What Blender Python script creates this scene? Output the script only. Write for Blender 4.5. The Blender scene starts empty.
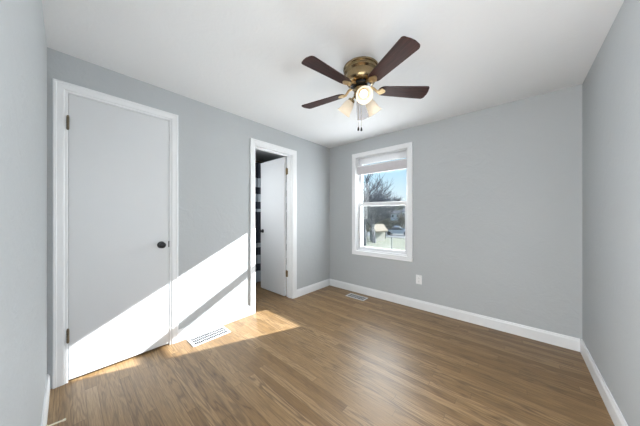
import bpy, bmesh, math, random
from mathutils import Vector, Matrix

C = bpy.context.scene.collection
scene = bpy.context.scene
PI = math.pi

# ------------------------------------------------------------------ camera
W, L, H = 2.847, 3.077, 2.35          # room: x 0..W, y 0..L, ceiling H
camd = bpy.data.cameras.new('camera')
camd.sensor_width = 36.0
camd.lens = 223.08 / 640 * 36.0
camd.shift_y = 2.29 / 640
camd.clip_start = 0.02
camd.clip_end = 500
cam = bpy.data.objects.new('camera', camd)
cam.location = (2.4133, 0.0890, 1.1984)
cam.rotation_euler = (PI / 2, 0, math.radians(41.3735))
C.objects.link(cam)
scene.camera = cam

# ------------------------------------------------------------------ sky
world = bpy.data.worlds.new('sky')
scene.world = world
world.use_nodes = True
wn = world.node_tree
wn.nodes.clear()
w_out = wn.nodes.new('ShaderNodeOutputWorld')
w_bg = wn.nodes.new('ShaderNodeBackground')
w_tc = wn.nodes.new('ShaderNodeTexCoord')
w_sep = wn.nodes.new('ShaderNodeSeparateXYZ')
w_ramp = wn.nodes.new('ShaderNodeValToRGB')
wn.links.new(w_tc.outputs['Generated'], w_sep.inputs[0])
wn.links.new(w_sep.outputs['Z'], w_ramp.inputs['Fac'])
wn.links.new(w_ramp.outputs['Color'], w_bg.inputs['Color'])
wn.links.new(w_bg.outputs['Background'], w_out.inputs['Surface'])
els = w_ramp.color_ramp.elements
els[0].position = 0.04; els[0].color = (0.80, 0.90, 0.97, 1)
els[1].position = 0.60; els[1].color = (0.12, 0.34, 0.80, 1)
e = els.new(0.17); e.color = (0.54, 0.79, 0.97, 1)
w_bg.inputs['Strength'].default_value = 0.88

# ------------------------------------------------------------------ sun
SUN_DIR = Vector((-1.0, -2.5, -1.312)).normalized()
sd = bpy.data.lights.new('sun', 'SUN')
sd.energy = 23.0
sd.angle = math.radians(0.5)
sd.color = (0.985, 0.985, 1.0)
sun = bpy.data.objects.new('sun', sd)
sun.rotation_euler = SUN_DIR.to_track_quat('-Z', 'Y').to_euler()
sun.location = (6, 14, 9)
C.objects.link(sun)

# ------------------------------------------------------------------ window daylight, plus added fill lamps out of view
def area(name, loc, direction, sx, sy, power, color):
    a = bpy.data.lights.new(name, 'AREA')
    a.shape = 'RECTANGLE'; a.size = sx; a.size_y = sy
    a.energy = power; a.color = color
    o = bpy.data.objects.new(name, a)
    o.location = loc
    o.rotation_euler = Vector(direction).to_track_quat('-Z', 'Y').to_euler()
    C.objects.link(o)
    return o
FILL_WIN = (0.15, 1.15, 0.66, 2.06)        # y0, y1, z0, z1 of an unseen window added in the right wall
area('right_window_fill', (W + 0.16, 0.65, 1.36), (-1, 0.05, -0.55), 0.96, 1.36, 12, (0.95, 0.975, 1.0))  # added fill lamp at the unseen window in the right wall
area('daylight_window', (0.93, L + 0.165, 1.28), (0, -1, -0.25), 0.74, 1.12, 40, (0.92, 0.965, 1.0))
area('hallway_fill', (1.95, -1.35, 1.15), (0.12, 1, -0.03), 1.5, 1.7, 58, (0.97, 0.985, 1.0))  # added fill shining in from the unseen hallway
area('hallway_side_fill', (1.38, -1.2, 1.2), (0.6, 1, 0.0), 0.7, 1.7, 130, (0.97, 0.985, 1.0))  # second added hallway fill, angled towards the right wall
area('bathroom_fill', (-0.55, 1.36, 1.55), (0, 1, 0), 0.5, 0.9, 6.5, (0.95, 0.98, 1.0))  # added lamp to brighten the open bathroom door, no window there
area('hallway_top_fill', (2.1, -0.75, 2.28), (0, 0, -1), 0.35, 0.35, 10, (1.0, 0.95, 0.88))  # added fill below the unseen hallway fixture

# ------------------------------------------------------------------ exposure
vs = scene.view_settings
scene.display_settings.display_device = 'sRGB'
vs.view_transform = 'Standard'
vs.look = 'None'
vs.gamma = 1.0
vs.use_curve_mapping = False
vs.exposure = 0.37
cy = scene.cycles
cy.use_denoising = True
cy.max_bounces = 14
cy.diffuse_bounces = 8
cy.glossy_bounces = 5
cy.transparent_max_bounces = 16
cy.sample_clamp_indirect = 8.0
cy.caustics_reflective = False
cy.caustics_refractive = False

# ------------------------------------------------------------------ helpers
def thing(name, label, cat, loc=(0, 0, 0), rotz=0.0, group=None):
    o = bpy.data.objects.new(name, None)
    o.empty_display_size = 0.1
    o.location = loc
    o.rotation_euler = (0, 0, rotz)
    C.objects.link(o)
    return tag(o, label, cat, group)

def tag(o, label, cat, group=None, kind=None):
    o['label'] = label
    o['category'] = cat
    if group: o['group'] = group
    if kind: o['kind'] = kind
    return o

def obj(name, bm, m, parent=None, smooth=None, loc=None, rot=None):
    me = bpy.data.meshes.new(name)
    bmesh.ops.recalc_face_normals(bm, faces=bm.faces[:])
    bm.to_mesh(me)
    bm.free()
    if smooth is not None:
        me.polygons.foreach_set('use_smooth', [True] * len(me.polygons))
        me.set_sharp_from_angle(angle=math.radians(smooth))
    me.materials.append(m)
    o = bpy.data.objects.new(name, me)
    C.objects.link(o)
    if parent: o.parent = parent
    if loc: o.location = loc
    if rot: o.rotation_euler = rot
    return o

def struct(name, bm, m, label, cat, smooth=None):
    return tag(obj(name, bm, m, None, smooth), label, cat, None, 'structure')

def dup_tree(o, parent=None):
    c = o.copy()
    C.objects.link(c)
    c.parent = parent
    for ch in list(o.children):
        dup_tree(ch, c)
    return c

def add_box(bm, x0, x1, y0, y1, z0, z1, bev=0.0, seg=2):
    ret = bmesh.ops.create_cube(bm, size=1.0)
    vs_ = ret['verts']
    bmesh.ops.scale(bm, vec=(abs(x1 - x0), abs(y1 - y0), abs(z1 - z0)), verts=vs_)
    bmesh.ops.translate(bm, vec=((x0 + x1) / 2, (y0 + y1) / 2, (z0 + z1) / 2), verts=vs_)
    if bev > 0:
        es = list({e for v in vs_ for e in v.link_edges})
        bmesh.ops.bevel(bm, geom=es, offset=bev, segments=seg, affect='EDGES', profile=0.5)
    return bm

def box(x0, x1, y0, y1, z0, z1, bev=0.0, seg=2):
    return add_box(bmesh.new(), x0, x1, y0, y1, z0, z1, bev, seg)

def add_lathe(bm, prof, n=32, mat=Matrix(), cap0=True, cap1=True):
    rings = []
    for r, z in prof:
        rings.append([bm.verts.new(mat @ Vector((r * math.cos(2 * PI * k / n), r * math.sin(2 * PI * k / n), z))) for k in range(n)])
    for a, b in zip(rings[:-1], rings[1:]):
        for k in range(n):
            bm.faces.new((a[k], a[(k + 1) % n], b[(k + 1) % n], b[k]))
    if cap0: bm.faces.new(rings[0][::-1])
    if cap1: bm.faces.new(rings[-1])
    return bm

def axis_mat(origin, direction):
    q = Vector(direction).to_track_quat('Z', 'Y')
    return Matrix.Translation(Vector(origin)) @ q.to_matrix().to_4x4()

def add_tube(bm, pts, rad, n=8):
    pts = [Vector(p) for p in pts]
    if not isinstance(rad, (list, tuple)): rad = [rad] * len(pts)
    rings = []
    for i, p in enumerate(pts):
        d = (pts[min(i + 1, len(pts) - 1)] - pts[max(i - 1, 0)]).normalized()
        q = d.to_track_quat('Z', 'Y')
        rings.append([bm.verts.new(p + q @ Vector((rad[i] * math.cos(2 * PI * k / n), rad[i] * math.sin(2 * PI * k / n), 0))) for k in range(n)])
    for a, b in zip(rings[:-1], rings[1:]):
        for k in range(n):
            bm.faces.new((a[k], a[(k + 1) % n], b[(k + 1) % n], b[k]))
    bm.faces.new(rings[0][::-1]); bm.faces.new(rings[-1])
    return bm

def add_sweep(bm, paths, closed, mp):
    """paths(d) -> corner points in the wall plane for a profile offset d; mp maps (a, b, h) to the world."""
    prof, fn = paths
    rings = [[bm.verts.new(mp(a, b, h)) for a, b in fn(d)] for d, h in prof]
    n = len(rings[0])
    m = n if closed else n - 1
    for r0, r1 in zip(rings[:-1], rings[1:]):
        for k in range(m):
            bm.faces.new((r0[k], r0[(k + 1) % n], r1[(k + 1) % n], r1[k]))
    if not closed:
        bm.faces.new([r[0] for r in rings]); bm.faces.new([r[-1] for r in rings][::-1])
    # back
    r0, r1 = rings[-1], rings[0]
    for k in range(m):
        bm.faces.new((r0[k], r0[(k + 1) % n], r1[(k + 1) % n], r1[k]))
    return bm

def add_prism(bm, poly, h0, h1, mp):
    """poly of (a, b) extruded h0..h1."""
    lo = [bm.verts.new(mp(a, b, h0)) for a, b in poly]
    hi = [bm.verts.new(mp(a, b, h1)) for a, b in poly]
    n = len(poly)
    bm.faces.new(lo[::-1]); bm.faces.new(hi)
    for k in range(n):
        bm.faces.new((lo[k], lo[(k + 1) % n], hi[(k + 1) % n], hi[k]))
    return bm

# ------------------------------------------------------------------ materials
def new_mat(name):
    m = bpy.data.materials.new(name)
    m.use_nodes = True
    nt = m.node_tree
    b = nt.nodes['Principled BSDF']
    return m, nt, b

def coords(nt, scale=(1, 1, 1)):
    tc = nt.nodes.new('ShaderNodeTexCoord')
    mp = nt.nodes.new('ShaderNodeMapping')
    mp.inputs['Scale'].default_value = scale
    nt.links.new(tc.outputs['Object'], mp.inputs['Vector'])
    return mp.outputs['Vector']

def noise(nt, vec, scale, detail=3, rough=0.5, dist=0.0):
    n = nt.nodes.new('ShaderNodeTexNoise')
    n.inputs['Scale'].default_value = scale
    n.inputs['Detail'].default_value = detail
    n.inputs['Roughness'].default_value = rough
    n.inputs['Distortion'].default_value = dist
    nt.links.new(vec, n.inputs['Vector'])
    return n.outputs['Fac']

def ramp(nt, fac, stops):
    r = nt.nodes.new('ShaderNodeValToRGB')
    el = r.color_ramp.elements
    while len(el) < len(stops): el.new(0.5)
    for s, (p, c) in zip(el, stops):
        s.position = p
        s.color = (*c, 1)
    nt.links.new(fac, r.inputs['Fac'])
    return r.outputs['Color']

def bump(nt, b, height, strength, dist=0.01):
    bp = nt.nodes.new('ShaderNodeBump')
    bp.inputs['Strength'].default_value = strength
    bp.inputs['Distance'].default_value = dist
    nt.links.new(height, bp.inputs['Height'])
    nt.links.new(bp.outputs['Normal'], b.inputs['Normal'])

def math_n(nt, op, a, b=None, c=None):
    n = nt.nodes.new('ShaderNodeMath')
    n.operation = op
    for i, v in enumerate((a, b, c)):
        if v is None: continue
        if isinstance(v, (int, float)): n.inputs[i].default_value = v
        else: nt.links.new(v, n.inputs[i])
    return n.outputs[0]

def plain(name, col, rough=0.5, metal=0.0, var=0.04, scale=6.0, bmp=0.0, bscale=80.0, spec=0.5, coat=0.0):
    m, nt, b = new_mat(name)
    v = coords(nt)
    lo = tuple(c * (1 - var) for c in col); hi = tuple(min(1, c * (1 + var)) for c in col)
    nt.links.new(ramp(nt, noise(nt, v, scale), [(0.3, lo), (0.7, hi)]), b.inputs['Base Color'])
    b.inputs['Roughness'].default_value = rough
    b.inputs['Metallic'].default_value = metal
    b.inputs['Specular IOR Level'].default_value = spec
    b.inputs['Coat Weight'].default_value = coat
    if bmp > 0: bump(nt, b, noise(nt, v, bscale, 4), bmp)
    return m

def wall_paint(name, col, k=1.0):
    m, nt, b = new_mat(name)
    v = coords(nt)
    nt.links.new(ramp(nt, noise(nt, v, 1.3, 3), [(0.3, tuple(c * 0.985 for c in col)), (0.7, tuple(c * 1.015 for c in col))]), b.inputs['Base Color'])
    b.inputs['Roughness'].default_value = 0.75
    b.inputs['Specular IOR Level'].default_value = 0.25
    n1 = noise(nt, v, 55, 3)
    n2 = noise(nt, v, 7, 4, 0.6, 1.2)
    n2p = math_n(nt, 'MULTIPLY', math_n(nt, 'POWER', n2, 3.0), 2.0)
    s = math_n(nt, 'ADD', math_n(nt, 'MULTIPLY', n1, 0.35), n2p)
    bump(nt, b, s, 0.18 * k, 0.012)
    return m

M = {}
M['wall'] = wall_paint('grey_wall_paint', (0.455, 0.478, 0.492), 1.15)
M['ceiling'] = wall_paint('white_ceiling_paint', (0.80, 0.815, 0.83), 0.7)
M['trim'] = plain('white_trim_enamel', (0.77, 0.785, 0.80), 0.38, var=0.015, bmp=0.03, bscale=25)
M['door'] = plain('white_door_enamel', (0.64, 0.657, 0.672), 0.42, var=0.012, scale=2.5, bmp=0.03, bscale=18)
M['vinyl'] = plain('white_vinyl', (0.68, 0.69, 0.705), 0.35, var=0.01)
M['brass'] = plain('antique_brass', (0.33, 0.245, 0.135), 0.26, 1.0, var=0.18, scale=14)
M['brass_light'] = plain('polished_brass', (0.62, 0.45, 0.25), 0.30, 1.0, var=0.08, scale=20)
M['hinge_dark'] = plain('aged_hinge_metal', (0.16, 0.13, 0.09), 0.4, 0.8, var=0.2, scale=60)
M['black'] = plain('black_metal', (0.012, 0.012, 0.013), 0.35, 0.2, var=0.1)
M['plate'] = plain('white_plastic', (0.82, 0.83, 0.83), 0.35, var=0.01)
M['slot'] = plain('dark_slot', (0.03, 0.03, 0.03), 0.7)
M['register_metal'] = plain('white_register_enamel', (0.62, 0.63, 0.64), 0.4, var=0.02)
M['duct'] = plain('duct_shade_black', (0.022, 0.022, 0.025), 0.6, var=0.1)  # near black: shade inside the register put into the colour
M['hall'] = wall_paint('hallway_paint', (0.62, 0.62, 0.60), 0.5)
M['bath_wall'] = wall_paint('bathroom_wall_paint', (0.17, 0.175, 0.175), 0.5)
M['brick'] = plain('exterior_siding', (0.62, 0.62, 0.60), 0.8, var=0.06, scale=20)
M['cream_plastic'] = plain('cream_rubber', (0.75, 0.70, 0.55), 0.5)

def mat_floor():
    m, nt, b = new_mat('oak_strip_floor')
    ln = nt.links
    tc = nt.nodes.new('ShaderNodeTexCoord')
    sp = nt.nodes.new('ShaderNodeSeparateXYZ')
    ln.new(tc.outputs['Object'], sp.inputs[0])
    x, y = sp.outputs['X'], sp.outputs['Y']
    ry = math_n(nt, 'DIVIDE', y, 0.0572)
    row = math_n(nt, 'FLOOR', ry)
    fy = math_n(nt, 'FRACT', ry)
    wr = nt.nodes.new('ShaderNodeTexWhiteNoise'); wr.noise_dimensions = '1D'
    ln.new(row, wr.inputs['W'])
    rx = math_n(nt, 'ADD', math_n(nt, 'DIVIDE', x, 0.95), math_n(nt, 'MULTIPLY', wr.outputs['Value'], 7.3))
    idx = math_n(nt, 'FLOOR', rx)
    fx = math_n(nt, 'FRACT', rx)
    cmb = nt.nodes.new('ShaderNodeCombineXYZ')
    ln.new(row, cmb.inputs[0]); ln.new(idx, cmb.inputs[1])
    wp = nt.nodes.new('ShaderNodeTexWhiteNoise'); wp.noise_dimensions = '2D'
    ln.new(cmb.outputs[0], wp.inputs['Vector'])
    rnd = wp.outputs['Value']
    # grain coordinates: stretched along the strip, shifted per strip
    g = nt.nodes.new('ShaderNodeCombineXYZ')
    ln.new(math_n(nt, 'MULTIPLY_ADD', x, 0.68, math_n(nt, 'MULTIPLY', rnd, 37.0)), g.inputs[0])
    ln.new(math_n(nt, 'ADD', math_n(nt, 'MULTIPLY', y, 9.0), math_n(nt, 'MULTIPLY', rnd, 91.0)), g.inputs[1])
    ln.new(math_n(nt, 'MULTIPLY', rnd, 13.0), g.inputs[2])
    big = noise(nt, g.outputs[0], 2.2, 2, 0.5, 0.3)
    # cathedral rings: sine of a warped field
    ring = math_n(nt, 'SINE', math_n(nt, 'MULTIPLY', big, 48.0))
    ring = math_n(nt, 'MULTIPLY_ADD', ring, 0.5, 0.5)
    ring = math_n(nt, 'POWER', ring, 2.0)
    g2 = nt.nodes.new('ShaderNodeVectorMath'); g2.operation = 'MULTIPLY'
    ln.new(g.outputs[0], g2.inputs[0]); g2.inputs[1].default_value = (5.0, 14.0, 1.0)
    fine = noise(nt, g2.outputs[0], 3.0, 4, 0.65)
    # base tone per strip
    tone = ramp(nt, rnd, [(0.0, (0.208, 0.122, 0.052)), (0.35, (0.250, 0.153, 0.068)), (0.7, (0.285, 0.180, 0.085)), (1.0, (0.335, 0.219, 0.112))])
    def mix(fac, a, c, mode='MIX'):
        n = nt.nodes.new('ShaderNodeMix'); n.data_type = 'RGBA'; n.blend_type = mode
        if isinstance(fac, (int, float)): n.inputs[0].default_value = fac
        else: ln.new(fac, n.inputs[0])
        for i, v in ((6, a), (7, c)):
            if isinstance(v, tuple): n.inputs[i].default_value = (*v, 1)
            else: ln.new(v, n.inputs[i])
        return n.outputs[2]
    c1 = mix(math_n(nt, 'MULTIPLY', ring, math_n(nt, 'MULTIPLY_ADD', math_n(nt, 'FRACT', math_n(nt, 'MULTIPLY', rnd, 17.0)), 0.62, 0.18)), tone, (0.105, 0.060, 0.028))
    fr = ramp(nt, fine, [(0.35, (0.62, 0.60, 0.58)), (0.62, (1.10, 1.10, 1.10))])
    c2 = mix(0.85, c1, fr, 'MULTIPLY')
    # seams
    ey = math_n(nt, 'MINIMUM', fy, math_n(nt, 'SUBTRACT', 1.0, fy))
    ex = math_n(nt, 'MINIMUM', fx, math_n(nt, 'SUBTRACT', 1.0, fx))
    seam = math_n(nt, 'MAXIMUM', math_n(nt, 'LESS_THAN', ey, 0.018), math_n(nt, 'LESS_THAN', ex, 0.0012))
    c3 = mix(math_n(nt, 'MULTIPLY', seam, 0.55), c2, (0.06, 0.038, 0.022))
    ln.new(c3, b.inputs['Base Color'])
    rr = math_n(nt, 'MULTIPLY_ADD', fine, 0.10, 0.36)
    ln.new(rr, b.inputs['Roughness'])
    b.inputs['Specular IOR Level'].default_value = 0.46
    hh = math_n(nt, 'SUBTRACT', math_n(nt, 'MULTIPLY', fine, 0.25), math_n(nt, 'MULTIPLY', seam, 0.6))
    bump(nt, b, hh, 0.10, 0.004)
    return m
M['floor'] = mat_floor()

def mat_walnut():
    m, nt, b = new_mat('dark_walnut_veneer')
    v = coords(nt, (3, 45, 45))
    n = noise(nt, v, 2.2, 4, 0.6, 0.6)
    nt.links.new(ramp(nt, n, [(0.3, (0.012, 0.005, 0.004)), (0.55, (0.046, 0.015, 0.012)), (0.8, (0.082, 0.031, 0.025))]), b.inputs['Base Color'])
    b.inputs['Roughness'].default_value = 0.42
    b.inputs['Specular IOR Level'].default_value = 0.22
    b.inputs['Coat Weight'].default_value = 0.0
    b.inputs['Coat Roughness'].default_value = 0.25
    return m
M['walnut'] = mat_walnut()

def mat_glass():
    m, nt, b = new_mat('window_glass')
    nt.nodes.remove(b)
    out = nt.nodes['Material Output']
    tr = nt.nodes.new('ShaderNodeBsdfTransparent'); tr.inputs['Color'].default_value = (0.97, 0.985, 0.98, 1)
    gl = nt.nodes.new('ShaderNodeBsdfGlossy'); gl.inputs['Roughness'].default_value = 0.03
    fr = nt.nodes.new('ShaderNodeFresnel'); fr.inputs['IOR'].default_value = 1.45
    mx = nt.nodes.new('ShaderNodeMixShader')
    nt.links.new(math_n(nt, 'MULTIPLY', fr.outputs[0], 0.6), mx.inputs[0])
    nt.links.new(tr.outputs[0], mx.inputs[1]); nt.links.new(gl.outputs[0], mx.inputs[2])
    nt.links.new(mx.outputs[0], out.inputs['Surface'])
    return m
M['glass'] = mat_glass()

def mat_screen():
    m, nt, b = new_mat('insect_screen_mesh')
    nt.nodes.remove(b)
    out = nt.nodes['Material Output']
    tr = nt.nodes.new('ShaderNodeBsdfTransparent')
    df = nt.nodes.new('ShaderNodeBsdfDiffuse'); df.inputs['Color'].default_value = (0.30, 0.31, 0.31, 1)
    mx = nt.nodes.new('ShaderNodeMixShader'); mx.inputs[0].default_value = 0.10
    nt.links.new(tr.outputs[0], mx.inputs[1]); nt.links.new(df.outputs[0], mx.inputs[2])
    nt.links.new(mx.outputs[0], out.inputs['Surface'])
    return m
M['screen'] = mat_screen()

def mat_translucent(name, col, rough, fac, emit=0.0, ecol=(1, 1, 1)):
    m, nt, b = new_mat(name)
    out = nt.nodes['Material Output']
    v = coords(nt)
    c = ramp(nt, noise(nt, v, 25, 3), [(0.3, tuple(x * 0.96 for x in col)), (0.7, col)])
    nt.links.new(c, b.inputs['Base Color'])
    b.inputs['Roughness'].default_value = rough
    if emit:
        b.inputs['Emission Color'].default_value = (*ecol, 1)
        b.inputs['Emission Strength'].default_value = emit
    tl = nt.nodes.new('ShaderNodeBsdfTranslucent')
    nt.links.new(c, tl.inputs['Color'])
    mx = nt.nodes.new('ShaderNodeMixShader'); mx.inputs[0].default_value = fac
    nt.links.new(b.outputs[0], mx.inputs[1]); nt.links.new(tl.outputs[0], mx.inputs[2])
    nt.links.new(mx.outputs[0], out.inputs['Surface'])
    return m
M['shade_fabric'] = mat_translucent('grey_shade_fabric', (0.60, 0.58, 0.60), 0.8, 0.12)
M['frosted'] = mat_translucent('frosted_glass_shade', (0.80, 0.76, 0.69), 0.35, 0.45, 0.06, (1.0, 0.86, 0.66))

def mat_emit(name, col, s):
    m, nt, b = new_mat(name)
    v = coords(nt)
    nt.links.new(ramp(nt, noise(nt, v, 30), [(0.2, col), (0.8, col)]), b.inputs['Base Color'])
    b.inputs['Emission Color'].default_value = (*col, 1)
    b.inputs['Emission Strength'].default_value = s
    return m
M['bulb'] = mat_emit('lit_bulb', (1.0, 0.93, 0.82), 1.0)
M['fill_lampglow'] = mat_emit('fill_lamp_diffuser', (1.0, 0.94, 0.86), 2.0)  # glow of the added hallway fixture

def mat_stripes():
    m, nt, b = new_mat('navy_striped_cloth')
    tc = nt.nodes.new('ShaderNodeTexCoord')
    sp = nt.nodes.new('ShaderNodeSeparateXYZ')
    nt.links.new(tc.outputs['Object'], sp.inputs[0])
    r = nt.nodes.new('ShaderNodeValToRGB')
    r.color_ramp.interpolation = 'CONSTANT'
    nt.links.new(math_n(nt, 'DIVIDE', sp.outputs['Z'], 2.15), r.inputs['Fac'])
    navy = (0.022, 0.028, 0.042); pale = (0.42, 0.48, 0.53)
    edges = [0.0, 0.22, 0.35, 0.498, 0.63, 0.708, 1.255, 1.307, 1.43, 1.569, 1.682, 1.847]
    el = r.color_ramp.elements
    while len(el) < len(edges): el.new(0.5)
    for i, z in enumerate(edges):
        el[i].position = z / 2.15
        el[i].color = (*(pale if i % 2 == 0 else navy), 1)
    nt.links.new(r.outputs['Color'], b.inputs['Base Color'])
    b.inputs['Roughness'].default_value = 0.8
    return m
M['stripes'] = mat_stripes()

# ------------------------------------------------------------------ room shell
T = 0.13                                # inner wall thickness
D1 = (0.094, 0.717, 2.075)              # closet door opening y0, y1, top
D2 = (1.622, 2.232, 2.062)              # bathroom door opening
WB = (0.535, 1.330, 0.655, 2.090)       # window opening in the back wall x0, x1, z0, z1
TB = 0.20
DF = (1.96, 2.72, 2.08)                 # doorway in the front wall where the photographer stands

struct('floor', box(-1.95, W + 0.14, -1.75, L + 0.02, -0.12, 0.0), M['floor'], 'brown oak strip floor with a satin finish', 'floor')
struct('ceiling', box(-1.95, W + 0.20, -1.75, L + TB, H, H + 0.15), M['ceiling'], 'white plaster ceiling of the bedroom', 'ceiling')

bm = bmesh.new()
add_box(bm, -T, 0, -0.12, D1[0] - 0.02, 0, H)
add_box(bm, -T, 0, D1[0] - 0.02, D1[1] + 0.02, D1[2] + 0.02, H)
add_box(bm, -T, 0, D1[1] + 0.02, D2[0] - 0.02, 0, H)
add_box(bm, -T, 0, D2[0] - 0.02, D2[1] + 0.02, D2[2] + 0.02, H)
add_box(bm, -T, 0, D2[1] + 0.02, L, 0, H)
struct('wall_left', bm, M['wall'], 'grey painted wall holding the two white doors', 'wall')
bm = bmesh.new()
j = 0.02
add_box(bm, -1.95, WB[0] - j, L, L + TB, 0, H)
add_box(bm, WB[1] + j, W + 0.2, L, L + TB, 0, H)
add_box(bm, WB[0] - j, WB[1] + j, L, L + TB, 0, WB[2] - j)
add_box(bm, WB[0] - j, WB[1] + j, L, L + TB, WB[3] + j, H)
struct('wall_back', bm, M['wall'], 'grey painted wall with the white window in it', 'wall')
bm = bmesh.new()
add_box(bm, W, W + 0.2, -0.12, FILL_WIN[0], 0, H)
add_box(bm, W, W + 0.2, FILL_WIN[1], L, 0, H)
add_box(bm, W, W + 0.2, FILL_WIN[0], FILL_WIN[1], 0, FILL_WIN[2])
add_box(bm, W, W + 0.2, FILL_WIN[0], FILL_WIN[1], FILL_WIN[3], H)
struct('wall_right', bm, M['wall'], 'bare grey painted wall at the right of the photo', 'wall')
bm = bmesh.new()
add_box(bm, 0.0, DF[0], -0.12, 0, 0, H)
add_box(bm, DF[1], W, -0.12, 0, 0, H)
add_box(bm, DF[0], DF[1], -0.12, 0, DF[2], H)
struct('wall_front', bm, M['wall'], 'grey painted wall at the far left edge beside the closet door', 'wall')
# hallway behind the photographer
bm = bmesh.new()
add_box(bm, 1.0, W + 0.2, -1.75, -1.65, 0, H)
add_box(bm, 0.9, 1.0, -1.75, -0.12, 0, H)
add_box(bm, W + 0.1, W + 0.2, -1.65, -0.12, 0, H)
struct('wall_hallway', bm, M['hall'], 'pale hallway walls behind the open front doorway', 'wall')
# closet behind door 1
bm = bmesh.new()
add_box(bm, -0.80, -0.75, -0.12, 1.2, 0, H)
add_box(bm, -0.75, -T, 1.05, 1.2, 0, H)
add_box(bm, -0.75, -T, -0.12, -0.06, 0, H)
struct('wall_closet', bm, M['hall'], 'closet walls behind the closed white door', 'wall')
# bathroom behind door 2
bm = bmesh.new()
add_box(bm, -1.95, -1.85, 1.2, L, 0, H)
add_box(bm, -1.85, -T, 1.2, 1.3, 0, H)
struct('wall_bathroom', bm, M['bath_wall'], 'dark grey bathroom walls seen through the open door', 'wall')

# baseboards
BH, BT = 0.111, 0.014
def mapA(a, b, h): return Vector((h, a, b))                 # left wall: a = y
def mapB(a, b, h): return Vector((a, L - h, b))             # back wall: a = x
def mapC(a, b, h): return Vector((W - h, a, b))             # right wall
def mapD(a, b, h): return Vector((a, h, b))                 # front wall
BPROF = [(0, 0), (BT, 0), (BT, BH - 0.022), (BT - 0.004, BH - 0.012), (BT - 0.007, BH), (0, BH)]
def add_base(bm, mp, a0, a1):
    lo = [bm.verts.new(mp(a0, b, h)) for h, b in BPROF]
    hi = [bm.verts.new(mp(a1, b, h)) for h, b in BPROF]
    n = len(BPROF)
    bm.faces.new(lo[::-1]); bm.faces.new(hi)
    for k in range(n):
        bm.faces.new((lo[k], lo[(k + 1) % n], hi[(k + 1) % n], hi[k]))
    return bm
CW = 0.070                                                   # casing width
bm = bmesh.new()
add_base(bm, mapA, D1[1] + CW, D2[0] - CW)
add_base(bm, mapA, D2[1] + CW, L - 0.0005)
struct('baseboard_left', bm, M['trim'], 'white baseboard along the wall with the doors', 'baseboard')
struct('baseboard_back', add_base(bmesh.new(), mapB, BT, W - BT), M['trim'], 'white baseboard along the window wall', 'baseboard')
struct('baseboard_right', add_base(bmesh.new(), mapC, 0.0, L), M['trim'], 'white baseboard along the bare right wall', 'baseboard')
struct('baseboard_front', add_base(bmesh.new(), mapD, 0.0, DF[0] - CW), M['trim'], 'white baseboard at the lower left edge of the photo', 'baseboard')

# door casings and jambs
CPROF = [(0.0, 0.0), (0.0, 0.005), (0.003, 0.007), (0.014, 0.007), (0.018, 0.011), (0.024, 0.0125), (0.050, 0.013), (0.054, 0.0155), (CW - 0.004, 0.0155), (CW, 0.013), (CW, 0.0)]
def upath(y0, y1, z1, rev=0.0):
    return lambda d: [(y0 - d + rev, 0.0), (y0 - d + rev, z1 + d - rev), (y1 + d - rev, z1 + d - rev), (y1 + d - rev, 0.0)]
def casing(name, opening, mp, label, jamb_depth, stop_at=None):
    y0, y1, z1 = opening
    bm = add_sweep(bmesh.new(), (CPROF, upath(y0, y1, z1)), False, mp)
    # jamb lining and stop
    for prof in ([(-0.002, -0.0), (-0.002, -jamb_depth), (0.0195, -jamb_depth), (0.0195, -0.0)],):
        add_sweep(bm, (prof, upath(y0, y1, z1)), False, mp)
    if stop_at:
        a, b_ = stop_at
        add_sweep(bm, ([(-0.012, -a), (-0.012, -b_), (-0.002, -b_), (-0.002, -a)], upath(y0, y1, z1)), False, mp)
    return struct(name, bm, M['trim'], label, 'door casing')
casing('trim_1', D1, mapA, 'white moulded casing around the closed closet door', T, (0.036, 0.070))
casing('trim_2', D2, mapA, 'white moulded casing around the open bathroom doorway', T, (0.045, 0.080))
bm = add_sweep(bmesh.new(), (CPROF, upath(*DF)), False, mapD)
add_sweep(bm, ([(-0.012, 0.0), (-0.012, -0.12), (-0.0005, -0.12), (-0.0005, 0.0)], upath(*DF)), False, mapD)
struct('trim_3', bm, M['trim'], 'white casing around the front doorway behind the camera', 'door casing')

# ------------------------------------------------------------------ doors
def knob_bm(base, direction):
    bm = bmesh.new()
    add_lathe(bm, [(0.029, 0.0), (0.031, 0.003), (0.029, 0.007), (0.013, 0.010), (0.0115, 0.026), (0.016, 0.031), (0.0245, 0.037), (0.0275, 0.046), (0.025, 0.055), (0.017, 0.061), (0.006, 0.063)], 28, axis_mat(base, direction))
    return bm

def hinge_bm(x, y, z, leaf_dir):
    bm = bmesh.new()
    for k in range(5):                                       # knuckles
        add_lathe(bm, [(0.0068, 0.0), (0.0075, 0.001), (0.0075, 0.0165), (0.0068, 0.0175)], 14, Matrix.Translation((x, y, z - 0.045 + 0.018 * k)))
    add_lathe(bm, [(0.004, 0), (0.0068, 0.003), (0.004, 0.008)], 12, Matrix.Translation((x, y, z + 0.0455)))
    add_lathe(bm, [(0.004, 0), (0.0068, 0.003), (0.004, 0.006)], 12, Matrix.Translation((x, y, z - 0.051)))
    lx, ly = leaf_dir
    add_box(bm, min(x, x + lx) - 0.001, max(x, x + lx) + 0.001, min(y, y + ly) - 0.001, max(y, y + ly) + 0.001, z - 0.045, z + 0.045)
    return bm

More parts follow.
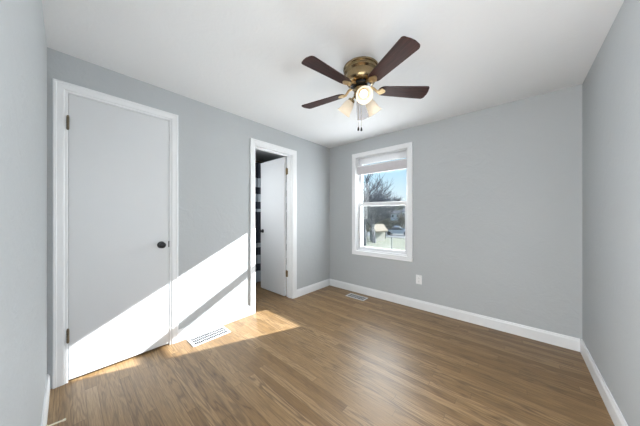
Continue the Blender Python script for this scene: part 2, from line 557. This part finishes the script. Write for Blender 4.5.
d1 = struct('door_1', box(-0.032, 0.003, D1[0] + 0.003, D1[1] - 0.004, 0.016, D1[2] - 0.004, 0.002), M['door'], 'closed flat white closet door with black knob', 'door')
obj('door_knob', knob_bm((0.003, 0.653, 0.932), (1, 0, 0)), M['black'], d1, 40)['label'] = 'round black door knob'
obj('hinge', hinge_bm(0.010, 0.0945, 1.86, (-0.010, 0.0)), M['hinge_dark'], d1, 40)
obj('hinge', hinge_bm(0.010, 0.0945, 0.335, (-0.010, 0.0)), M['hinge_dark'], d1, 40)
obj('latch_plate', box(-0.005, 0.0045, D1[1] - 0.0085, D1[1] - 0.0005, 0.905, 0.962, 0.001), M['black'], d1)

# bathroom door, swung 90 degrees into the bathroom
d2 = struct('door_2', box(-0.735, -0.134, 2.192, 2.227, 0.016, D2[2] - 0.010, 0.002), M['door'], 'open flat white door swung into the bathroom', 'door')
for s in (-1, 1):
    yb = 2.192 if s < 0 else 2.227
    obj('door_knob', knob_bm((-0.672, yb, 0.945), (0, s, 0)), M['black'], d2, 40)['label'] = 'round black door knob'
for z in (1.842, 0.342):
    obj('hinge', hinge_bm(-0.127, 2.2235, z, (0.028, 0.005)), M['brass'], d2, 40)['label'] = 'brass hinge'
obj('latch_plate', box(-0.7365, -0.7345, 2.198, 2.221, 0.915, 0.975, 0.0005), M['brass_light'], d2)

# ------------------------------------------------------------------ window in the back wall
x0, x1, z0, z1 = WB
def rpath(x0, x1, z0, z1):
    return lambda d: [(x0 - d, z0 - d), (x0 - d, z1 + d), (x1 + d, z1 + d), (x1 + d, z0 - d)]
bm = add_sweep(bmesh.new(), ([(0.0, 0.0), (0.0, -TB - 0.01), (0.019, -TB - 0.01), (0.019, 0.0)], rpath(x0, x1, z0, z1)), True, mapB)
add_sweep(bm, ([(-0.014, -0.012), (-0.014, -0.040), (0.0, -0.040), (0.0, -0.012)], rpath(x0, x1, z0, z1)), True, mapB)   # inner stop
win1 = struct('window_1', bm, M['vinyl'], 'white double hung window with a raised grey shade', 'window')
wprof = [(0.0, 0.0), (0.0, 0.014), (0.004, 0.017), (0.052, 0.020), (0.056, 0.023), (0.062, 0.023), (0.066, 0.019), (0.066, 0.0)]
obj('casing', add_sweep(bmesh.new(), (wprof, rpath(x0, x1, z0, z1)), True, mapB), M['trim'], win1)
zr = 1.362                                                   # meeting rail height
def sash(name, a0, a1, b0, b1, ya, yb, st, bot, top):
    bm = bmesh.new()
    add_box(bm, a0, a0 + st, ya, yb, b0, b1, 0.003)
    add_box(bm, a1 - st, a1, ya, yb, b0, b1, 0.003)
    add_box(bm, a0 + st - 0.002, a1 - st + 0.002, ya, yb, b0, b0 + bot, 0.003)
    add_box(bm, a0 + st - 0.002, a1 - st + 0.002, ya, yb, b1 - top, b1, 0.003)
    s = obj(name, bm, M['vinyl'], win1)
    ym = (ya + yb) / 2
    obj('pane', box(a0 + st - 0.003, a1 - st + 0.003, ym - 0.002, ym + 0.002, b0 + bot - 0.003, b1 - top + 0.003), M['glass'], s)
    return s
sash('upper_sash', x0 + 0.002, x1 - 0.002, zr - 0.018, z1 - 0.002, L + 0.085, L + 0.118, 0.046, 0.034, 0.095)
low = sash('lower_sash', x0 + 0.008, x1 - 0.008, z0 + 0.013, zr + 0.030, L + 0.042, L + 0.078, 0.042, 0.046, 0.052)
# insect screen outside the lower sash
bm = bmesh.new()
scr0, scr1, scz0, scz1 = x0 + 0.004, x1 - 0.004, z0 + 0.004, zr
add_box(bm, scr0, scr0 + 0.018, L + 0.135, L + 0.145, scz0, scz1)
add_box(bm, scr1 - 0.018, scr1, L + 0.135, L + 0.145, scz0, scz1)
add_box(bm, scr0 + 0.018, scr1 - 0.018, L + 0.135, L + 0.145, scz0, scz0 + 0.018)
add_box(bm, scr0 + 0.018, scr1 - 0.018, L + 0.135, L + 0.145, scz1 - 0.018, scz1)
sf = obj('screen_frame', bm, M['vinyl'], win1)
obj('insect_screen', box(scr0 + 0.016, scr1 - 0.016, L + 0.1395, L + 0.1405, scz0 + 0.016, scz1 - 0.016), M['screen'], sf)
# outside reveal of the right jamb (brick facing), unseen, its opening shaped to trim the sunbeam
bm = bmesh.new()
add_box(bm, WB[1] - 0.01, W + 0.2, L + TB, L + TB + 0.12, -1.0, H)
add_box(bm, -2.0, WB[0] - 0.16, L + TB, L + TB + 0.12, -1.0, H)
add_box(bm, WB[0] - 0.16, WB[1] - 0.01, L + TB, L + TB + 0.12, -1.0, WB[2] - 0.08)
add_box(bm, WB[0] - 0.16, WB[1] - 0.01, L + TB, L + TB + 0.12, WB[3] + 0.10, H)
struct('wall_outside', bm, M['brick'], 'pale outside facing of the window wall, opening shaped to trim the sunbeam', 'wall')

# raised cellular shade inside the window head
ws = thing('window_shade', 'raised grey cellular shade under the head of the window', 'window shade', ((x0 + x1) / 2, L + 0.026, z1 - 0.004))
hw = (x1 - x0) / 2 - 0.006
# raised headrail, stack of folded cells, bottom rail
obj('headrail', box(-hw, hw, -0.013, 0.013, -0.143, -0.125, 0.004), M['vinyl'], ws)
bm = bmesh.new()
prof = []
n = 9
zt, zb = -0.143, -0.246
front = []; back = []
for k in range(n + 1):
    z = zt + (zb - zt) * k / n
    front.append((-0.0105, z)); back.append((0.0105, z))
    if k < n:
        zm = z + (zb - zt) / n / 2
        front.append((-0.0125, zm)); back.append((0.0125, zm))
poly = front + back[::-1]
add_prism(bm, poly, -hw + 0.003, hw - 0.003, lambda a, b, h: Vector((h, a, b)))
obj('folded_fabric', bm, M['shade_fabric'], ws)
obj('bottom_rail', box(-hw + 0.002, hw - 0.002, -0.011, 0.011, -0.260, -0.246, 0.003), M['shade_fabric'], ws)

# unseen window added in the right wall to carry fill light
y0, y1, zb0, zb1 = FILL_WIN
def mapC2(a, b, h): return Vector((W - h, a, b))
fill_win = struct('fill_window', add_sweep(bmesh.new(), ([(-0.018, 0.0), (-0.018, -0.18), (-0.0005, -0.18), (-0.0005, 0.0)], rpath(y0, y1, zb0, zb1)), True, mapC2), M['vinyl'], 'added white window in the right wall, out of view, for fill light', 'window')
obj('casing', add_sweep(bmesh.new(), (wprof, rpath(y0, y1, zb0, zb1)), True, mapC2), M['trim'], fill_win)
bm = bmesh.new()
add_box(bm, W + 0.05, W + 0.09, y0 + 0.018, y0 + 0.06, zb0 + 0.018, zb1 - 0.018)
add_box(bm, W + 0.05, W + 0.09, y1 - 0.06, y1 - 0.018, zb0 + 0.018, zb1 - 0.018)
for z in (zb0 + 0.018, 1.34, zb1 - 0.06):
    add_box(bm, W + 0.05, W + 0.09, y0 + 0.06, y1 - 0.06, z, z + 0.042)
obj('sash', bm, M['vinyl'], fill_win)

# ------------------------------------------------------------------ ceiling fan
FX, FY = 1.4975, 1.612
fan = thing('ceiling_fan', 'five bladed ceiling fan of dark walnut and antique brass with three lit shades', 'ceiling fan', (FX, FY, H))
obj('motor_housing', add_lathe(bmesh.new(), [(0.134, 0.0), (0.137, -0.006), (0.135, -0.014), (0.127, -0.019), (0.126, -0.024), (0.131, -0.030), (0.130, -0.040), (0.122, -0.047), (0.117, -0.052), (0.116, -0.090), (0.113, -0.106), (0.103, -0.120), (0.086, -0.128), (0.060, -0.132)], 56), M['brass'], fan, 35)
obj('flywheel', add_lathe(bmesh.new(), [(0.060, -0.1322), (0.078, -0.134), (0.080, -0.140), (0.078, -0.147), (0.050, -0.150)], 40), M['black'], fan, 35)
obj('switch_housing', add_lathe(bmesh.new(), [(0.040, -0.1502), (0.052, -0.153), (0.056, -0.162), (0.055, -0.180), (0.047, -0.190), (0.052, -0.196), (0.056, -0.206), (0.052, -0.220), (0.040, -0.232), (0.020, -0.240), (0.010, -0.250), (0.003, -0.254)], 40), M['brass'], fan, 35)
def blade_bm():
    bm = bmesh.new()
    pts = []
    r0, r1 = 0.138, 0.543
    w0, w1 = 0.048, 0.067
    for k in range(9):                                       # rounded root
        a = PI / 2 + PI * k / 8
        pts.append((r0 + 0.045 + 0.045 * math.cos(a), w0 * math.sin(a)))
    m = 7
    # tip: nearly straight, corners rounded
    cr = 0.020
    for k in range(m):
        a = -PI / 2 + (PI / 2) * k / (m - 1)
        pts.append((r1 - cr - 0.012 + cr * math.cos(a), -w1 + cr + cr * math.sin(a)))
    pts.append((r1 - 0.004, -0.02)); pts.append((r1, 0.012))
    cr = 0.026
    for k in range(m):
        a = (PI / 2) * k / (m - 1)
        pts.append((r1 - cr - 0.004 + cr * math.cos(a), w1 - cr + cr * math.sin(a)))
    add_prism(bm, pts, -0.003, 0.003, lambda a, b, h: Vector((a, b, h)))
    return bm
def iron_bm():
    bm = bmesh.new()
    # arm: flat bar rising out of the flywheel then a shield plate under the blade root
    add_tube(bm, [(0.070, 0, 0.030), (0.100, 0, 0.022), (0.116, 0, 0.006), (0.128, 0, -0.006), (0.150, 0, -0.006)], [0.011, 0.010, 0.0095, 0.010, 0.010], 12)
    pts = []
    for k in range(25):
        t = -1 + 2 * k / 24
        pts.append((0.196 - 0.038 * t * t, 0.033 * t))
    for k in range(11):
        t = 1 - 2 * k / 10
        pts.append((0.128 + 0.020 * t * t, 0.026 * t))
    add_prism(bm, pts, -0.0085, -0.0035, lambda a, b, h: Vector((a, b, h)))
    for a, b in ((0.152, 0.017), (0.152, -0.017), (0.180, 0.0)):
        add_lathe(bm, [(0.0055, -0.0085), (0.0048, -0.0108), (0.002, -0.0118)], 12, Matrix.Translation((a, b, 0)))
    return bm
blade0 = obj('blade', blade_bm(), M['walnut'], fan, 30)
iron0 = obj('blade_iron', iron_bm(), M['brass_light'], fan, 40)
blade0['label'] = 'dark walnut fan blade'
PITCH = math.radians(-11)
for k in range(5):
    a = math.radians(-26.38 + 72 * k)
    for src in (blade0, iron0):
        o = src if k == 0 else src.copy()
        if k: C.objects.link(o); o.parent = fan
        o.location = (0, 0, -0.170)
        o.rotation_euler = (PITCH, 0, a)
# light kit: three bell shades
def shade_bm():
    bm = bmesh.new()
    outer = [(0.024, 0.0), (0.030, 0.006), (0.037, 0.020), (0.042, 0.040), (0.044, 0.060), (0.047, 0.080), (0.053, 0.096), (0.061, 0.106)]
    inner = [(r - 0.0032, z) for r, z in outer[::-1]]
    add_lathe(bm, outer + inner, 40, cap0=False, cap1=False)
    return bm
shade_me = None
TILT = math.radians(50)                                      # below horizontal
for k, az in enumerate((-50.0, 70.0, 190.0)):
    a = math.radians(az)
    tl = TILT if k else math.radians(40)
    hd = Vector((math.cos(a), math.sin(a), 0))
    dirv = (hd * math.cos(tl) + Vector((0, 0, -math.sin(tl)))).normalized()
    root = hd * 0.045 + Vector((0, 0, -0.208))
    neck = root + hd * 0.018 + Vector((0, 0, -0.006)) + dirv * 0.012
    arm = obj('lamp_arm', add_lathe(add_tube(bmesh.new(), [root - hd * 0.012, root + hd * 0.006, neck], 0.0085, 12), [(0.012, -0.002), (0.024, 0.002), (0.0275, 0.010), (0.0275, 0.020), (0.026, 0.022)], 28, axis_mat(neck, dirv)), M['brass'], fan, 40)
    q = dirv.to_track_quat('Z', 'Y').to_euler()
    p = neck + dirv * 0.016
    sh = obj('lamp_shade', shade_bm(), M['frosted'], fan, 60, tuple(p), tuple(q))
    sh['label'] = 'frosted glass bell shade'
    bl = obj('bulb', add_lathe(bmesh.new(), [(0.012, 0.010), (0.013, 0.022), (0.020, 0.036), (0.0275, 0.052), (0.029, 0.064), (0.025, 0.077), (0.014, 0.086), (0.004, 0.089)], 24), M['bulb'], fan, 60, tuple(p), tuple(q))
    pl = bpy.data.lights.new('bulb_light', 'POINT')
    pl.energy = 0.25; pl.color = (1.0, 0.82, 0.60); pl.shadow_soft_size = 0.03
    lo = bpy.data.objects.new('bulb_light', pl)
    lo.location = p + dirv * 0.135 + Vector((FX, FY, H))
    C.objects.link(lo)
# pull chains
for (cx_, cy_, zl) in ((0.012, -0.055, -0.508), (0.034, -0.048, -0.514)):
    bm = bmesh.new()
    add_tube(bm, [(cx_, cy_, -0.176), (cx_, cy_, zl + 0.03)], 0.0013, 6)
    z = -0.19
    while z > zl + 0.03:
        add_lathe(bm, [(0.0006, 0.0), (0.0019, -0.002), (0.0006, -0.004)], 6, Matrix.Translation((cx_, cy_, z)))
        z -= 0.008
    ch = obj('pull_chain', bm, M['brass'], fan)
    obj('pull_fob', add_lathe(bmesh.new(), [(0.002, zl + 0.030), (0.005, zl + 0.026), (0.008, zl + 0.012), (0.0085, zl + 0.004), (0.005, zl)], 16, Matrix.Translation((cx_, cy_, 0))), M['black'], ch, 50)

# ------------------------------------------------------------------ outlet
ol = thing('wall_outlet', 'white duplex electrical outlet low on the wall below the window', 'outlet', (1.474, L, 0.374))
obj('cover_plate', box(-0.036, 0.036, -0.0065, -0.0002, -0.058, 0.058, 0.0025), M['plate'], ol)
for s in (-1, 1):
    bm = add_lathe(bmesh.new(), [(0.0165, 0.0), (0.0165, 0.0022), (0.015, 0.003)], 24, axis_mat((0, -0.0065, s * 0.0195), (0, -1, 0)))
    rc = obj('receptacle', bm, M['plate'], ol, 40)
    bm = bmesh.new()
    add_box(bm, -0.0075, -0.0052, -0.0101, -0.0095, s * 0.0195 - 0.002, s * 0.0195 + 0.007)
    add_box(bm, 0.0052, 0.0075, -0.0101, -0.0095, s * 0.0195 - 0.001, s * 0.0195 + 0.006)
    add_lathe(bm, [(0.0025, 0), (0.0025, 0.0006)], 12, axis_mat((0, -0.0095, s * 0.0195 - 0.008), (0, -1, 0)))
    obj('slots', bm, M['slot'], rc)
obj('screw', add_lathe(bmesh.new(), [(0.003, 0.0), (0.0028, 0.001), (0.001, 0.0014)], 12, axis_mat((0, -0.0065, 0), (0, -1, 0))), M['plate'], ol)

# ------------------------------------------------------------------ floor registers
def register(name, label, cx_, cy_, lx, ly, rotz, rows):
    r = thing(name, label, 'floor vent', (cx_, cy_, 0.0), rotz, 'white floor registers')
    bm = bmesh.new()
    b = 0.017
    t = 0.006
    prof = [(0.0, 0.0), (0.0, t - 0.001), (-0.004, t), (-(b - 0.003), t), (-b, t - 0.002), (-b, 0.0)]
    add_sweep(bm, (prof, lambda d: [(-lx / 2 - d, -ly / 2 - d), (-lx / 2 - d, ly / 2 + d), (lx / 2 + d, ly / 2 + d), (lx / 2 + d, -ly / 2 - d)]), True, lambda a, c, h: Vector((a, c, h)))
    obj('frame', bm, M['register_metal'], r)
    obj('duct_shade_sheet', box(-lx / 2 + b - 0.001, lx / 2 - b + 0.001, -ly / 2 + b - 0.001, ly / 2 - b + 0.001, 0.0003, 0.0012), M['duct'], r)  # flat dark sheet in place of a shaded hole
    iw = lx - 2 * b; ih = ly - 2 * b
    n = int(iw / 0.0165)
    bars = bmesh.new()
    for q in range(1, rows):
        yy = -ih / 2 + ih * q / rows
        add_box(bars, -iw / 2, iw / 2, yy - 0.0012, yy + 0.0012, 0.0013, 0.0050)
    obj('cross_bar', bars, M['register_metal'], r)
    fin = box(-0.0010, 0.0010, -ih / 2, ih / 2, 0.0013, 0.0042)
    f0 = obj('fin', fin, M['register_metal'], r)
    for k in range(n):
        f = f0 if k == 0 else f0.copy()
        if k: C.objects.link(f); f.parent = r
        f.location = (-iw / 2 + iw * (k + 0.5) / n, 0, 0)
        f.rotation_euler = (0, 0, 0)
    return r
register('floor_register', 'large white floor register in the sun beside the left wall between the doors', 0.125, 1.027, 0.355, 0.175, PI / 2, 3)
register('floor_register', 'small white floor register in front of the window wall near the corner', 0.655, 2.898, 0.305, 0.140, 0.0, 2)

# spring door stop on the front baseboard
ds = thing('door_stop', 'pale spring door stop sticking out above the floor at the lower left', 'door stop', (0.500, BT, 0.050))
obj('spring', add_tube(add_lathe(bmesh.new(), [(0.011, 0.0), (0.011, 0.004), (0.006, 0.007)], 16, axis_mat((0, 0.0, 0), (0, 1, 0))), [(0, 0.004, 0), (0.003, 0.030, 0), (0.006, 0.060, -0.001)], 0.0042, 10), M['cream_plastic'], ds, 50)
obj('rubber_tip', add_lathe(bmesh.new(), [(0.005, 0.0), (0.0062, 0.002), (0.0062, 0.011), (0.004, 0.013)], 14, axis_mat((0.006, 0.0595, -0.001), (0.1, 1, 0))), M['cream_plastic'], ds, 50)

# ------------------------------------------------------------------ bathroom: striped curtain on a rod
sc = thing('shower_curtain', 'navy and pale grey striped shower curtain seen past the open door', 'curtain', (-0.97, 2.18, 0.0))
bm = bmesh.new()
N = 160
ring0 = []
for k in range(N + 1):
    y = -0.80 + 1.60 * k / N
    dx = 0.018 * math.sin(2 * PI * y / 0.16) + 0.006 * math.sin(2 * PI * y / 0.071 + 1)
    ring0.append((dx, y))
v0 = [bm.verts.new((a, b, 0.035)) for a, b in ring0]
v1 = [bm.verts.new((a, b, 2.108)) for a, b in ring0]
v2 = [bm.verts.new((a - 0.003, b, 0.035)) for a, b in ring0]
v3 = [bm.verts.new((a - 0.003, b, 2.108)) for a, b in ring0]
for k in range(N):
    bm.faces.new((v0[k], v0[k + 1], v1[k + 1], v1[k]))
    bm.faces.new((v2[k], v3[k], v3[k + 1], v2[k + 1]))
    bm.faces.new((v1[k], v1[k + 1], v3[k + 1], v3[k]))
    bm.faces.new((v0[k], v2[k], v2[k + 1], v0[k + 1]))
obj('cloth', bm, M['stripes'], sc, 60)
rd = obj('curtain_rod', add_tube(bmesh.new(), [(-0.0, -0.878, 2.135), (-0.0, 0.895, 2.135)], 0.011, 16), M['hinge_dark'], None, 40)
tag(rd, 'dark rod carrying the striped shower curtain in the bathroom', 'curtain rod')
rd.location = (-0.97, 2.18, 0.0)
for k in range(11):
    rb = bmesh.new()
    yk = -0.75 + 0.15 * k
    pts = [(0.017 * math.cos(2 * PI * q / 16), yk, 2.128 + 0.021 * math.sin(2 * PI * q / 16)) for q in range(17)]
    add_tube(rb, pts, 0.0022, 6)
    obj('curtain_ring', rb, M['hinge_dark'], sc, 60)

# ------------------------------------------------------------------ outdoors
M['lawn'] = plain('winter_lawn', (0.075, 0.086, 0.050), 0.9, var=0.25, scale=0.8)
M['street'] = plain('asphalt', (0.085, 0.095, 0.10), 0.9, var=0.12, scale=2.0)
M['hill'] = plain('wooded_slope', (0.080, 0.070, 0.040), 1.0, var=0.7, scale=0.5)
M['bark'] = plain('grey_bark', (0.10, 0.105, 0.125), 0.9, var=0.2, scale=5)
M['bark_far'] = plain('brown_bark', (0.105, 0.088, 0.060), 0.9, var=0.2, scale=5)
M['cream_wall'] = plain('cream_siding', (0.48, 0.46, 0.39), 0.8, var=0.05, scale=3)
M['white_wall'] = plain('white_siding', (0.70, 0.72, 0.74), 0.8, var=0.05, scale=3)
M['green_wall'] = plain('grey_green_siding', (0.14, 0.165, 0.155), 0.8, var=0.06, scale=3)
M['tan_roof'] = plain('tan_shingles', (0.21, 0.18, 0.13), 0.9, var=0.12, scale=8)
M['grey_roof'] = plain('grey_shingles', (0.13, 0.13, 0.14), 0.9, var=0.12, scale=8)
M['dark_glass'] = plain('dark_window', (0.02, 0.025, 0.03), 0.1, var=0.1)
M['blue_paint'] = plain('blue_car_paint', (0.10, 0.20, 0.42), 0.25, 0.3, var=0.03, coat=1.0)
M['white_paint'] = plain('white_car_paint', (0.60, 0.62, 0.64), 0.25, var=0.02, coat=1.0)
M['silver_paint'] = plain('silver_car_paint', (0.35, 0.37, 0.39), 0.25, 0.5, var=0.03, coat=1.0)
M['dark_paint'] = plain('dark_car_paint', (0.03, 0.035, 0.04), 0.25, 0.2, var=0.03, coat=1.0)
M['tyre'] = plain('tyre_rubber', (0.02, 0.02, 0.02), 0.8)

def gz(x, y):                                                # ground height
    s = max(0.0, y - 3.3)
    z = -1.2 - 0.030 * min(s, 58)
    if y > 62: z += 0.43 * (y - 62) if y < 80 else 0.43 * 18 + 0.06 * (min(y, 120) - 80)
    return z
def ground(name, xa, xb, ya, yb, nx, ny, m, label, cat, dz=0.0, rough=0.0, seed=1):
    rnd = random.Random(seed)
    bm = bmesh.new()
    g = [[bm.verts.new((xa + (xb - xa) * i / nx, ya + (yb - ya) * k / ny, gz(0, ya + (yb - ya) * k / ny) + dz + rnd.uniform(-rough, rough))) for i in range(nx + 1)] for k in range(ny + 1)]
    for k in range(ny):
        for i in range(nx):
            bm.faces.new((g[k][i], g[k][i + 1], g[k + 1][i + 1], g[k + 1][i]))
    r = bmesh.ops.extrude_face_region(bm, geom=bm.faces[:])
    bmesh.ops.translate(bm, vec=(0, 0, -0.3), verts=[v for v in r['geom'] if isinstance(v, bmesh.types.BMVert)])
    return struct(name, bm, m, label, cat)
ground('lawn', -60, 40, L + TB + 0.15, 62, 20, 30, M['lawn'], 'pale winter lawn sloping away outside the window', 'lawn')
ground('street', -60, 40, 31.0, 50.0, 20, 10, M['street'], 'grey street beyond the lawn where cars are parked', 'street', 0.05)
ground('hillside', -90, 40, 61.5, 122, 60, 40, M['hill'], 'dark wooded hillside beyond the street', 'hill', 0.0, 0.5)

def add_tree(bm_t, bm_b, seed, height, spread, levels, nb, r0, up=0.55, bend=0.5):
    rnd = random.Random(seed)
    def grow(p, d, ln_, r, lv):
        pts = [p]; rad = [r]
        dd = d.copy()
        segs = 3
        for s in range(segs):
            dd = (dd + Vector((rnd.uniform(-1, 1), rnd.uniform(-1, 1), rnd.uniform(-0.4, 1) * up)) * 0.16 * bend).normalized()
            pts.append(pts[-1] + dd * ln_ / segs)
            rad.append(r * (1 - 0.55 * (s + 1) / segs))
        add_tube(bm_t if lv == 0 else bm_b, pts, rad, 7 if lv == 0 else (5 if lv == 1 else 3))
        if lv < levels:
            for q in range(nb[lv]):
                t = rnd.uniform(0.35, 1.0) if lv else rnd.uniform(0.45, 1.0)
                f = t * segs
                i = min(int(f), segs - 1)
                bp = pts[i].lerp(pts[i + 1], f - i)
                az = rnd.uniform(0, 2 * PI)
                side = Vector((math.cos(az), math.sin(az), rnd.uniform(-0.1, 0.5)))
                nd = (dd * rnd.uniform(0.5, 1.0) + side * spread * rnd.uniform(0.6, 1.1)).normalized()
                grow(bp, nd, ln_ * rnd.uniform(0.55, 0.80), max(rad[i] * 0.55, 0.012), lv + 1)
    grow(Vector((0, 0, -0.15)), Vector((0, 0, 1)), height * 0.42, r0, 0)

def make_tree(name, label, seed, height, spread, levels, nb, r0, m, loc, group=None, kind='tree'):
    t = thing(name, label, kind, loc, 0, group)
    bt, bb = bmesh.new(), bmesh.new()
    add_tree(bt, bb, seed, height, spread, levels, nb, r0)
    obj('trunk', bt, m, t)
    obj('branches', bb, m, t)
    return t
make_tree('bare_tree', 'large spreading bare tree outside the upper left of the window', 4, 7.2, 1.0, 4, (11, 7, 6, 5), 0.22, M['bark'], (-9.05, 21.9, gz(0, 21.9) + 0.1))
make_tree('bare_tree', 'slender upright bare tree left of the large bare tree', 9, 6.4, 0.5, 4, (8, 5, 5, 4), 0.11, M['bark'], (-6.75, 16.0, gz(0, 16.0) + 0.1))

M['twig'] = plain('olive_twigs', (0.050, 0.052, 0.030), 0.9, var=0.3, scale=5)
make_tree('shrub', 'dark olive shrub growing left of the cream shed', 51, 3.2, 1.3, 3, (16, 9, 7), 0.06, M['twig'], (-11.9, 25.4, gz(0, 25.4) + 0.1), None, 'shrub')
make_tree('shrub', 'dark olive shrub growing behind the cream shed', 52, 3.6, 1.3, 3, (16, 9, 7), 0.06, M['twig'], (-10.9, 28.6, gz(0, 28.6) + 0.1), None, 'shrub')

# woods across the street: trees standing on the slope, each on its own
protos = [
    make_tree('woodland_tree', 'bare tree in the woods across the street', 21, 7.5, 0.75, 3, (12, 9, 8), 0.20, M['bark_far'], (0, 0, 0), 'bare trees in the woods across the street'),
    make_tree('woodland_tree', 'bare tree in the woods across the street', 33, 7.0, 0.85, 3, (13, 9, 8), 0.18, M['bark_far'], (0, 0, 0), 'bare trees in the woods across the street')]
rs = random.Random(12)
spots = [(-29.5, 51.5), (-24.8, 54.6), (-19.6, 56.8), (-13.6, 58.5), (-7.6, 59.2), (-33.6, 57.4),
         (-35.5, 79.0), (-30.8, 81.0), (-25.4, 82.6), (-20.6, 83.6), (-14.2, 84.2), (-40.6, 78.4), (-45.5, 76.0),
         (-33.0, 68.0), (-38.2, 66.8), (-19.0, 72.0)]
for i, (xx, yy) in enumerate(spots):
    o = protos[i] if i < 2 else dup_tree(protos[i % 2])
    s = rs.uniform(0.85, 1.0) * (0.62 if yy > 75 else 1.0)
    o.location = (xx, yy, gz(xx, yy) - 0.3)
    o.scale = (s, s, s)
    o.rotation_euler = (0, 0, rs.uniform(0, 6.28))

def house(name, label, loc, rotz, lx, ly, hw_, hr, mw, mr, wins, group=None, front=None, cat='house'):
    h = thing(name, label, cat, loc, rotz, group)
    bm = bmesh.new()
    # walls with gable ends along x
    add_prism(bm, [(-ly / 2, -0.6), (ly / 2, -0.6), (ly / 2, hw_), (0, hw_ + hr), (-ly / 2, hw_)], -lx / 2, lx / 2, lambda a, b, c: Vector((c, a, b)))
    obj('walls', bm, mw, h)
    bm = bmesh.new()
    ov = 0.25
    k = hr / (ly / 2)
    for s in (-1, 1):
        add_prism(bm, [(0, hw_ + hr + 0.01), (s * (ly / 2 + ov), hw_ - ov * k + 0.01), (s * (ly / 2 + ov), hw_ - ov * k + 0.15), (0, hw_ + hr + 0.15)], -lx / 2 - ov, lx / 2 + ov, lambda a, b, c: Vector((c, a, b)))
    obj('roof', bm, mr, h)
    for (wx, wz, ww, wh) in wins:
        w = obj('window', box(wx - ww / 2 - 0.06, wx + ww / 2 + 0.06, -ly / 2 - 0.05, -ly / 2 - 0.005, wz - wh / 2 - 0.06, wz + wh / 2 + 0.06), M['white_wall'], h)
        obj('pane', box(wx - ww / 2, wx + ww / 2, -ly / 2 - 0.07, -ly / 2 - 0.051, wz - wh / 2, wz + wh / 2), M['dark_glass'], w)
    return h
# garage beside the lawn
gar = house('garden_shed', 'small cream garden shed with tan roof on the lawn', (-9.9, 24.3, gz(0, 24.3)), math.radians(75), 1.55, 0.95, 1.35, 0.50, M['cream_wall'], M['tan_roof'], [], cat='shed')
obj('door', box(-0.825, -0.776, 0.0, 0.40, 0.02, 1.25, 0.01), M['green_wall'], gar)['label'] = 'grey green shed door'
house('house', 'white house on the wooded hillside, left of the two', (-26.4, 69.0, gz(0, 69.0) + 0.1), math.radians(20), 2.6, 4.0, 1.5, 0.9, M['white_wall'], M['grey_roof'], [(-0.7, 0.8, 0.5, 0.7), (0.7, 0.8, 0.5, 0.7)], 'white houses on the hillside')
house('house', 'white house on the wooded hillside, right of the two', (-23.2, 70.2, gz(0, 70.2) + 0.1), math.radians(10), 2.0, 4.0, 1.6, 0.8, M['white_wall'], M['grey_roof'], [(-0.5, 0.8, 0.4, 0.7), (0.5, 0.8, 0.4, 0.7)], 'white houses on the hillside')

def make_car(label, paint, loc, rotz, group='cars parked along the street'):
    c = thing('car', label, 'car', loc, rotz, group)
    body = [(-2.15, 0.32), (-2.2, 0.62), (-2.1, 0.86), (-1.35, 0.93), (1.05, 0.90), (2.0, 0.74), (2.18, 0.55), (2.15, 0.30)]
    bm = add_prism(bmesh.new(), body, -0.86, 0.86, lambda a, b, h: Vector((a, h, b)))
    bmesh.ops.bevel(bm, geom=bm.edges[:], offset=0.05, segments=2, affect='EDGES')
    obj('body', bm, paint, c, 40)
    bm = bmesh.new()
    lo = [(-1.75, 0.90), (1.0, 0.90)]; hi = [(-1.15, 1.36), (0.25, 1.36)]
    vb = [bm.verts.new(p) for p in ((-1.8, -0.80, 0.90), (1.0, -0.80, 0.88), (1.0, 0.80, 0.88), (-1.8, 0.80, 0.90))]
    vt = [bm.verts.new(p) for p in ((-1.15, -0.62, 1.36), (0.22, -0.62, 1.36), (0.22, 0.62, 1.36), (-1.15, 0.62, 1.36))]
    bm.faces.new(vb[::-1]); bm.faces.new(vt)
    for k in range(4): bm.faces.new((vb[k], vb[(k + 1) % 4], vt[(k + 1) % 4], vt[k]))
    obj('cabin_glass', bm, M['dark_glass'], c)
    obj('roof', box(-1.22, 0.30, -0.66, 0.66, 1.355, 1.43, 0.03), paint, c, 40)
    for x in (-1.35, 1.35):
        for s in (-1, 1):
            obj('wheel', add_lathe(bmesh.new(), [(0.20, -0.10), (0.31, -0.10), (0.33, -0.07), (0.33, 0.07), (0.31, 0.10), (0.20, 0.10)], 20, axis_mat((x, s * 0.80, 0.33), (0, 1, 0))), M['tyre'], c, 40)
    return c
def cz(y): return gz(0, y) + 0.055
make_car('blue car parked across the street, farthest up the row', M['blue_paint'], (-15.9, 44.4, cz(44.4)), math.radians(8))
make_car('silver car parked across the street beside the blue car', M['silver_paint'], (-10.6, 46.9, cz(46.9)), math.radians(15))
make_car('white car parked at the near side of the street', M['white_paint'], (-12.6, 37.2, cz(37.2)), math.radians(10))
make_car('dark car parked behind the white car near the window edge', M['dark_paint'], (-10.4, 42.3, cz(42.3)), math.radians(12))
pp = obj('post', box(-0.04, 0.04, -0.04, 0.04, 0, 1.0, 0.01), M['silver_paint'])
tag(pp, 'thin pale post standing on the lawn', 'post')
pp.location = (-5.4, 18.0, gz(0, 18.0))

# ------------------------------------------------------------------ added hallway ceiling lamp for fill (unseen, behind the camera)
hl = thing('hallway_fill_lamp', 'round fill lamp added on the hallway ceiling behind the camera', 'ceiling lamp', (2.1, -0.75, H))
obj('base', add_lathe(bmesh.new(), [(0.16, -0.001), (0.16, -0.012), (0.15, -0.016)], 32), M['trim'], hl, 40)
obj('diffuser', add_lathe(bmesh.new(), [(0.145, -0.0165), (0.14, -0.035), (0.10, -0.052), (0.02, -0.060)], 32), M['fill_lampglow'], hl, 40)
